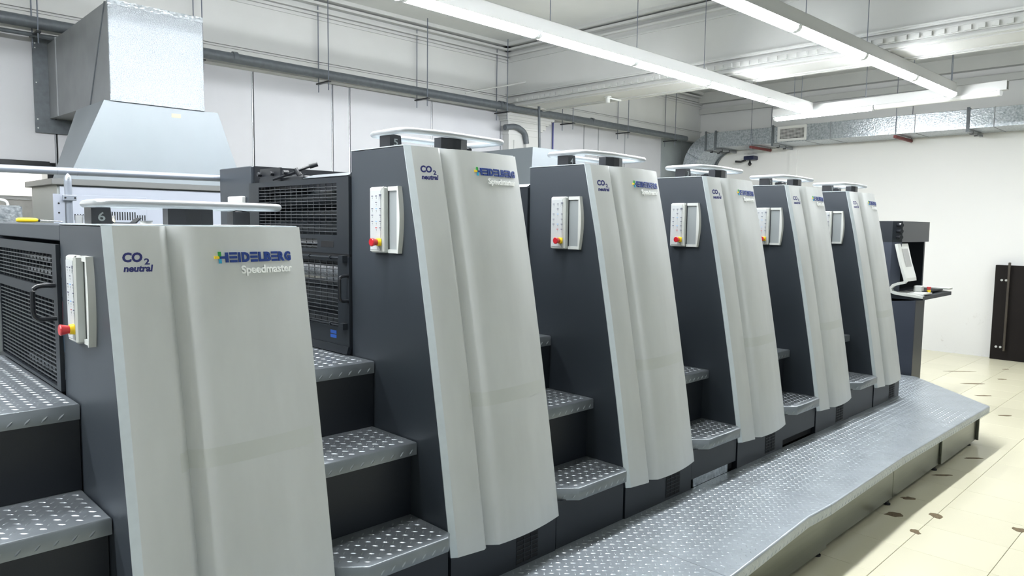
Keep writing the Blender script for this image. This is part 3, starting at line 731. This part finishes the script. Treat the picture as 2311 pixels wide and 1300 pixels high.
# ------------------------------------------------------------------ board leaning on the right wall
bd = tag(empty('leaning_board', (12.06, -.6, 0)), 'black-brown door leaf with a vertical bar handle standing against the right wall', 'door')
MB().cbox(-.03, .05, -.72, .675, .0, 1.405, .004).build('leaf', 'brown', bd)
hd = MB().cbox(-.10, -.07, .475, .505, .14, 1.45, .004).build('bar_handle', 'bronze', bd)
for y, z in ((.585, 1.185), (.53, 1.185), (.60, .19), (.545, .19)):
    MB().cyl((-.03, y, z), (-.045, y, z), .016, 14).build('white_bolt', 'whitep', bd)
for z in (.19, 1.185): MB().cyl((-.03, .49, z), (-.075, .49, z), .008, 10).build('handle_standoff', 'bronze', bd)

# ------------------------------------------------------------------ light rows
def trunk(name, p0, p1, label, hang, z=3.50):
    v = Vector((p1[0]-p0[0], p1[1]-p0[1], 0)); L = v.length; rz = math.atan2(v.y, v.x)
    R = tag(empty(name, (p0[0], p0[1], z), rz), label, 'lighting track', 'white lighting tracks')
    c = MB().box(0, L, -.035, -.031, 0, .105).box(0, L, .031, .035, 0, .105).box(0, L, -.035, .035, .101, .105).box(0, L, -.031, .031, 0, .004)
    c.build('channel', 'white', R)
    for h in hang: MB().cyl((h, 0, .105), (h, 0, ZC-z), .004, 6).build('hanger_rod', 'rod', R)
    return R, rz, L
def lamp(x, y, rz, L, lit, label, group, z=3.50):
    R = tag(empty('tube_light', (x, y, z), rz), label, 'light', group)
    # lens-shaped diffuser hanging under a slim white body
    pr = [(-.052, -.0135), (-.048, -.033), (-.033, -.052), (0, -.061), (.033, -.052), (.048, -.033), (.052, -.0135)]
    q = MB().prism(pr, 'x', .03, L-.03, 0, True); q.build('diffuser', 'lit' if lit else 'unlit', R)
    MB().prism([(-.055, -.014), (.055, -.014), (.055, -.006), (.036, 0), (-.036, 0), (-.055, -.006)], 'x', .03, L-.03).build('lamp_body', 'white', R)
    for a, b in ((.002, .03), (L-.03, L-.002)): MB().prism([(1.02*p, 1.02*w-.0) for p, w in pr]+[(.045, 0), (-.045, 0)], 'x', a, b).build('end_cap', 'cap', R)
    return R
def row(nm, p0, p1, n, pitch, label, group, lamplabel):
    R, rz, L = trunk(nm, p0, p1, label, [L_ for L_ in [1.0+1.25*i for i in range(40)] if L_ < math.dist(p0, p1)])
    c, s = math.cos(rz), math.sin(rz)
    for i in range(n):
        a = L-(i+1)*pitch
        lamp(p0[0]+a*c, p0[1]+a*s, rz, pitch, True, lamplabel(i), group)
ORD = ['first', 'second', 'third', 'fourth', 'fifth', 'sixth', 'seventh', 'eighth', 'ninth', 'tenth', 'eleventh']
row('lighting_track', (-5.80, 1.540), (9.247, 1.751), 10, 1.367, 'left long lighting track above the press, carrying lit tubes', 'lit tube lights on the left track', lambda i: '%s lit tube light from the far end of the left track' % ORD[i])
row('lighting_track', (-5.80, .243), (8.998, -.022), 11, 1.329, 'right long lighting track above the walkway, carrying lit tubes', 'lit tube lights on the right track', lambda i: '%s lit tube light from the far end of the right track' % ORD[i])
# cross track at the end
p0, p1 = (9.389, 2.337), (9.107, -.538)
R, rz, L = trunk('lighting_track', p0, p1, 'short cross lighting track at the far end joining the two long tracks', [.3, 1.3, 2.3], z=3.484)
c, s = math.cos(rz), math.sin(rz)
lamp(p0[0]+.02*c, p0[1]+.02*s, rz, 1.40, True, 'lit tube light on the cross track, at its left end', 'tube lights on the cross track', 3.484)
lamp(p0[0]+1.43*c, p0[1]+1.43*s, rz, 1.40, False, 'unlit white tube light on the cross track, at its right end', 'tube lights on the cross track', 3.484)
# unseen track and two tubes, added to brighten the right wall

row('lighting_track', (8.75, -2.5), (11.3, -2.5), 0, 1.26, 'added lighting track near the right wall, right of the picture', None, None)
for i in range(2): lamp(8.85+1.27*i, -2.5, 0, 1.26, True, '%s added lit tube light of the track right of the picture' % ORD[i], 'added tube lights right of the picture')

# ------------------------------------------------------------------ exhaust duct and hood on the left
dc = tag(empty('exhaust_duct', (1.42, 4.4, 2.80)), 'large square foil-faced duct above the pale hood, running into the back wall', 'duct')
MB().prism([(3.5-4.4, .005), (3.5-4.4, .735), (5.30-4.4, .735-.03), (5.30-4.4, .035)], 'x', 1.075-1.42, 1.08-1.42).build('side_sheet', 'galv_dull', dc)
MB().prism([(3.505-4.4, .01), (3.505-4.4, .73), (5.30-4.4, .70), (5.30-4.4, .035)], 'x', 1.08-1.42, 1.768-1.42).build('duct_core', 'galv_dull', dc)
MB().cbox(1.072-1.42, 1.77-1.42, 3.485-4.4, 3.505-4.4, .0, .74, .003).build('foil_face', 'foil', dc)
MB().box(1.07-1.42, 1.772-1.42, 3.48-4.4, 3.506-4.4, .705, .742).build('top_tape', 'galv', dc)
MB().box(1.07-1.42, 1.772-1.42, 3.482-4.4, 3.50-4.4, .0, .045).build('bottom_foil_fold', 'foil', dc)
MB().prism([(3.55-4.4, .735), (3.565-4.4, .735), (4.02-4.4, .02), (4.005-4.4, .02)], 'x', 1.068-1.42, 1.078-1.42).build('diagonal_crease', 'pipe', dc)
MB().box(1.067-1.42, 1.08-1.42, 5.0-4.4, 5.03-4.4, .03, .72).build('joint_flange', 'galv_dull', dc)
fg = MB(); fg.box(.955-1.42, 1.10-1.42, .90, .915, -.10, .76).box(1.10-1.42, 1.9-1.42, .90, .915, -.10, .03).box(1.10-1.42, 1.9-1.42, .90, .915, .71, .76).box(1.77-1.42, 1.9-1.42, .90, .915, .03, .71)
fg = fg.build('wall_collar', 'pipe', dc)
for z in (-.06, .02, .35, .66, .70): MB().cyl((.975-1.42, .90, z), (.975-1.42, .895, z), .006, 8).build('screw_head', 'whitep', fg)
hd = tag(empty('extraction_hood', (1.44, 3.8, 2.2)), 'pale sheet-metal hood, tapering up to the foil duct on the left', 'hood')
def frustum(x0, x1, y0, y1, z0, X0, X1, Y0, Y1, z1):
    return MB().add([(x0,y0,z0),(x1,y0,z0),(x1,y1,z0),(x0,y1,z0),(X0,Y0,z1),(X1,Y0,z1),(X1,Y1,z1),(X0,Y1,z1)], [(0,3,2,1),(4,5,6,7),(0,1,5,4),(1,2,6,5),(2,3,7,6),(3,0,4,7)])
frustum(.775-1.44, 2.09-1.44, -.30, .18, 0, 1.03-1.44, 1.885-1.44, -.30, .45, .60).build('tapered_sheet', 'hood', hd)
MB().box(1.515-1.44, 1.585-1.44, -.302, -.30, .525, .555).build('beige_sticker', 'beige', hd)
ct = tag(empty('dryer_cabinet', (1.5, 3.9, 0)), 'light blue-grey cabinet with vent slots under the pale hood', 'cabinet')
MB().box(.70-1.5, .86, -.40, .38, .0, 2.155).build('body', 'cabside', ct)
MB().box(.715-1.5, .86, -.415, -.40, .1, 2.145).build('front_panel', 'cabinet', ct)
MB().cbox(.66-1.5, .9, -.44, .42, 2.155, 2.20, .004).build('top_cap', 'capgrey', ct)
dp = MB().cbox(.79-1.5, 1.30-1.5, -.422, -.415, 1.5, 2.085, .002).build('vent_door', 'cabinet', ct)
sl = None
for i in range(28):
    x = .80-1.5+i*.0178; z = 1.905 if 4 < i < 24 else 1.90; h = .062 if 4 < i < 24 else .045
    if i % 1 == 0: MB().box(x, x+.008, -.424, -.4215, z, z+h).build('vent_slot', 'gap', dp)
# second pale hood beyond the units
h2 = tag(empty('extraction_hood', (6.35, 4.3, 1.9)), 'pale box hood standing behind the units numbered 5 and 4', 'hood')
frustum(5.80-6.35, 6.93-6.35, -.60, .6, .0, 5.86-6.35, 6.85-6.35, -.60, .6, .965).build('tapered_sheet', 'hood', h2)
MB().box(5.75-6.35, 6.98-6.35, -.62, .65, -1.9, 0).build('base_cabinet', 'cabside', h2)

# guard rail
gr = tag(empty('guard_rail', (.387, 1.9, 1.35)), 'grey tubular guard rail crossing in front of the pale hood', 'rail')
r0 = MB().cyl((-3.5, 0, .782), (1.5, 0, .826), .0205, 20).build('rail_tube', 'tuberail', gr)
MB().cyl((-.045, 0, .8125), (-.044, 0, .8125), .0212, 20).build('tube_joint', 'pipe', gr); MB().cyl((.05, 0, .8133), (.051, 0, .8133), .0212, 20).build('tube_joint', 'pipe', gr)
po = MB().cyl((0, -.02, 0), (0, -.02, .76), .0185, 16); po.tube([(0, -.02, .76), (0, -.022, .785), (0, -.022, .80)], .018, 14, rads=[.0185, .016, .004]); po.build('post', 'tuberail', gr)
MB().cyl((0, -.042, .775), (0, -.045, .775), .006, 10).build('rivet', 'chrome', gr)
cp = MB().cbox(-.032, .032, -.052, -.03, .655, .685, .002).build('clamp', 'tuberail', gr)
for x in (-.022, .024): MB().cyl((x, -.052, .67), (x, -.055, .67), .005, 8).build('screw_hole', 'gap', cp)
bp_ = MB().box(-.075, -.022, -.035, -.03, .45, .69).build('fixing_plate', 'cabinet', gr)
for z in (.50, .59, .64): MB().cyl((-.05, -.035, z), (-.05, -.037, z), .005, 8).build('screw_hole', 'gap', bp_)

# things lying on the low unit and behind it
sd_ = tag(empty('screwdriver', (-.08, 1.0, 1.90)), 'yellow-handled screwdriver lying flat at the left edge', 'screwdriver')
zt = 1.888
sd_.location = (.10, 1.33, zt)
MB().tube([(-.055, 0, .012), (-.045, 0, .012), (-.01, 0, .012), (.02, 0, .012), (.03, 0, .012)], .01, 10, rads=[.007, .011, .011, .010, .006]).build('handle', 'yellow', sd_)
MB().cyl((.03, 0, .012), (.036, 0, .012), .008, 10).build('collar', 'black', sd_)
MB().cyl((.036, 0, .012), (.13, 0, .006), .0028, 8).build('shank', 'chrome', sd_)
sb = tag(empty('clear_tray', (.20, .70, zt)), 'small clear acrylic tray with a pinkish slip beside the rail block marked 6', 'tray')
tb_ = MB().box(-.06, .06, -.05, .05, 0, .002).box(-.06, -.057, -.05, .05, .002, .035).box(.057, .06, -.05, .05, .002, .035).box(-.06, .06, .047, .05, .002, .035)
tb_.build('tray_body', 'clear', sb)
MB().add([(-.03, -.03, .004), (.06, -.05, .004), (.06, .0, .02), (-.03, .02, .032)], [(0, 1, 2, 3)]).build('paper_slip', 'beige', sb)
jr = tag(empty('white_container', (.33, .5, zt)), 'small white lidded container behind the rail of the unit numbered 6', 'container')
MB().cyl((0, 0, 0), (0, 0, .012), .022, 18).build('jar', 'whitep', jr); MB().cyl((0, 0, .012), (0, 0, .016), .024, 18).build('lid', 'rail', jr)
bw = tag(empty('curved_black_tray', (.20, .36, zt+.004)), 'shallow black curved tray behind the rail block marked 6', 'tray')
MB().prism([(-.04, 0), (.04, 0), (.06, .022), (.055, .022), (.036, .004), (-.036, .004), (-.055, .022), (-.06, .022)], 'y', -.03, .03).build('tray_body', 'black', bw)
bx = tag(empty('clear_plastic_cover', (-.35, 3.1, 0)), 'clear plastic cover over a grey machine box, far left behind the rail', 'cover')
MB().box(-.6, .45, -.3, .3, 0, 1.93).build('machine_box', 'galv_dull', bx)
MB().cbox(-.55, .42, -.28, .28, 1.93, 2.03, .01).build('acrylic_hood', 'clear', bx)
MB().cbox(.46, .72, -.2, .2, 0, 1.99, .01).build('side_box', 'galv', bx)
MB().tube(fillet([(.66, -.1, 1.93), (.66, -.1, 2.02), (.60, -.1, 2.03)], .03, closed=False), .008, 8).build('bent_tube', 'whitep', bx)

# ------------------------------------------------------------------ overhead pipe with its hangers
pp = tag(empty('overhead_pipe', (4.0, 5.05, 3.6)), 'thick dark grey pipe running along the top of the back wall', 'pipe')
MB().cyl((-8, 0, .055), (7.4, 0, -.035), .052, 20).build('pipe_run', 'pipe', pp)
for x in (-1.3, 2.55, 2.62, 4.6): MB().cyl((x, 0, -.003-.006*x+.02), (x+.05, 0, -.003-.006*x+.02), .058, 18).build('pipe_coupling', 'pipe', pp)
MB().cyl((-8, .03, -.07), (-2.7, .03, -.075), .018, 12).build('thin_pipe', 'pipe', pp)
for i in range(8):
    x = .93+1.42*i
    if abs(x-6.59) < .01: x = 6.52
    z0 = 3.535-.005*x
    h = tag(empty('pipe_hanger', (x, 5.05, z0)), ['pair of thin rods holding the overhead pipe at the left edge', 'pair of thin rods holding the overhead pipe, hidden behind the foil duct', 'pair of thin rods holding the overhead pipe, first right of the foil duct',
            'pair of thin rods holding the overhead pipe, second right of the foil duct', 'pair of thin rods holding the overhead pipe above the wall column', 'pair of thin rods holding the overhead pipe, first right of the ceiling beam', 'pair of thin rods holding the overhead pipe, second right of the ceiling beam', 'pair of thin rods holding the overhead pipe next to the corner duct bend'][i], 'hanger', 'hanger rods of the overhead pipe')
    for y in (-.11, .11): MB().cyl((0, y, -.10), (0, y, ZC-z0), .006, 8).build('rod', 'rod', h)
    MB().box(-.018, .018, -.14, .14, -.012, .004).build('cross_bar', 'black', h)
vp = tag(empty('standpipe', (7.1, 4.8, 2.2)), 'thin dark vertical pipe with an elbow, in front of the wall column', 'pipe')
MB().tube(fillet([(-.06, 0, 1.79), (.0, 0, 1.79), (.07, 0, .0)], .05, closed=False), .02, 12).build('pipe_run', 'pipe', vp)
MB().cyl((-.075, 0, 1.79), (-.045, 0, 1.79), .026, 12).build('coupling', 'pipe', vp)
MB().cyl((-.06, 0, 1.80), (-.06, 0, 2.3), .006, 8).build('hanger_rod', 'rod', vp)
MB().cyl((-.07, 0, 1.78), (-1.22, .2, 1.47), .010, 8).build('white_conduit', 'plaster', vp)
be = tag(empty('pipe_elbow', (7.0, 5.16, 3.3)), 'fat grey pipe elbow bending down over the wall column', 'pipe')
MB().tube(fillet([(-.22, 0, .02), (.02, 0, .06), (.20, 0, -.02), (.23, 0, -.18)], .15, closed=False, n=8), .042, 16).build('elbow_run', 'pipe', be)
MB().box(.20, .32, -.03, .03, -1.5, -.16).build('boxed_conduit', 'plaster', be)
bc = tag(MB().tube([(7.98, 5.31, 3.56), (7.985, 5.31, 2.2)], .011, 8).build('blue_cable', 'bluepipe'), 'dark blue vertical cable on the wall right of the column', 'cable')
sp = tag(empty('ceiling_sensor', (7.12, 3.55, 3.62)), 'small white sensor with an arm under the ceiling beam', 'sensor')
MB().cyl((0, 0, 0), (0, 0, -.015), .05, 16).cyl((0, 0, -.015), (0, 0, -.085), .03, 16).build('body', 'whitep', sp)
MB().box(.03, .28, -.012, .012, -.028, -.010).build('arm', 'whitep', sp)

# ------------------------------------------------------------------ ventilation duct along the right wall
vd = tag(empty('ventilation_duct', (11.75, 2.0, 3.36)), 'galvanized ventilation duct along the right wall, bending down in the corner', 'duct')
XA, XB = 11.4-11.75, 12.10-11.75
ys = [-6.9, -5.6, -4.3, -2.9, -1.75, -.5, .08, 1.1, 2.35, 2.75, 3.3, 4.45]
for a, b in zip(ys[:-1], ys[1:]):
    MB().cbox(XA, XB, a+.002-2, b-.002-2, 0, .275, .004).build('duct_section', 'galv', vd)
    MB().box(XA-.005, XB, b-.006-2, b+.006-2, -.004, .279).build('section_joint', 'galv_dull', vd)
# downward bend made of three gores
yc, zc, Ro, Ri = 4.45-2, -.38, .655, .38
def ann(a0, a1, n=5):
    o = [(yc+Ro*math.sin(a0+(a1-a0)*i/n), zc+Ro*math.cos(a0+(a1-a0)*i/n)) for i in range(n+1)]
    q = [(yc+Ri*math.sin(a1-(a1-a0)*i/n), zc+Ri*math.cos(a1-(a1-a0)*i/n)) for i in range(n+1)]
    return o+q
for i in range(3):
    MB().prism(ann(PI/6*i+.004, PI/6*(i+1)-.004), 'x', XA, XB, 0, False).build('bend_gore', 'galv', vd)
MB().box(XA, XB, yc+Ri, yc+Ro, -2.2, zc).build('drop_section', 'galv', vd)
MB().prism([(yc+(Ri)*math.sin(a), zc+Ri*math.cos(a)) for a in [PI/2*i/8 for i in range(9)]]+[(yc+(Ri-.02)*math.sin(a), zc+(Ri-.02)*math.cos(a)) for a in [PI/2-PI/2*i/8 for i in range(9)]], 'x', XB-.02, XB+.03).build('bend_flange', 'pipe', vd)
# grille
g = MB(); gy0, gy1, gz0, gz1 = 2.74-2, 3.24-2, .02, .27
g.box(XA-.015, XA, gy0, gy1, gz0, gz0+.04).box(XA-.015, XA, gy0, gy1, gz1-.04, gz1).box(XA-.015, XA, gy0, gy0+.04, gz0+.04, gz1-.04).box(XA-.015, XA, gy1-.04, gy1, gz0+.04, gz1-.04)
gg = g.build('grille_frame', 'plaster', vd)
MB().box(XA-.003, XA-.001, gy0+.04, gy1-.04, gz0+.04, gz1-.04).build('grille_opening', 'gap', gg)
for i in range(8): MB().box(XA-.012, XA-.004, gy0+.04, gy1-.04, gz0+.055+i*.0205, gz0+.0625+i*.0205).build('grille_blade', 'plaster', gg)
for i in range(17): MB().box(XA-.008, XA-.003, gy0+.06+i*.0245, gy0+.065+i*.0245, gz0+.04, gz1-.04).build('grille_blade', 'white', gg)
# duct supports
for i, (y, kind, lab) in enumerate([(4.62, 0, 'grey strut bracket round the duct next to the corner bend'), (4.42, 0, 'grey strut bracket round the duct just right of the corner bend'), (3.33, 0, 'grey strut bracket round the duct left of the air grille'),
        (.40, 0, 'grey strut bracket round the duct at the right end of the picture'), (3.72, 1, 'dark red bar hanging under the duct left of the air grille'), (1.36, 1, 'dark red bar hanging under the middle of the duct')]):
    b = tag(empty('duct_support', (11.75, y, 3.345)), lab, 'bracket', 'supports under the ventilation duct')
    if kind == 0:
        MB().box(XA-.012, XA-.006, -.02, .02, -.03, .32).build('side_strap', 'pipe', b)
        MB().box(XA-.012, XB+.03, -.02, .02, .298, .302).build('top_strap', 'black', b)
        sb_ = MB().box(XA-.01, XB+.04, -.022, .022, -.035, -.002).build('strut', 'galv_dull', b)
        for x in (XA+.2, XA+.45): MB().box(x, x+.02, -.024, .024, -.05, .0).build('strut_clip', 'black', b)
    else:
        MB().cbox(XA-.03, XB+.03, -.022, .022, -.045, -.002, .003).build('red_bar', 'redbar', b)
        for x in (XA-.02, XB+.02): MB().cyl((x, 0, -.06), (x, 0, ZC-3.345), .005, 6).build('rod', 'rod', b)
wl = tag(empty('wall_spotlight', (12.0, 4.05, 3.16)), 'small navy spotlight with a black ball under the corner duct', 'spotlight')
MB().cbox(-.06, .12, -.10, .10, .0, .07, .008).build('lamp_head', 'navyp', wl)
MB().tube([(.0, .08, .0), (-.04, .16, -.03), (-.06, .26, -.02)], .02, 10).build('bracket_arm', 'black', wl)
MB().tube([(.0, 0, -.11), (0, 0, -.09), (0, 0, -.07), (0, 0, -.05), (0, 0, -.0)], .03, 14, rads=[.012, .03, .035, .02, .008]).build('ball', 'black', wl)
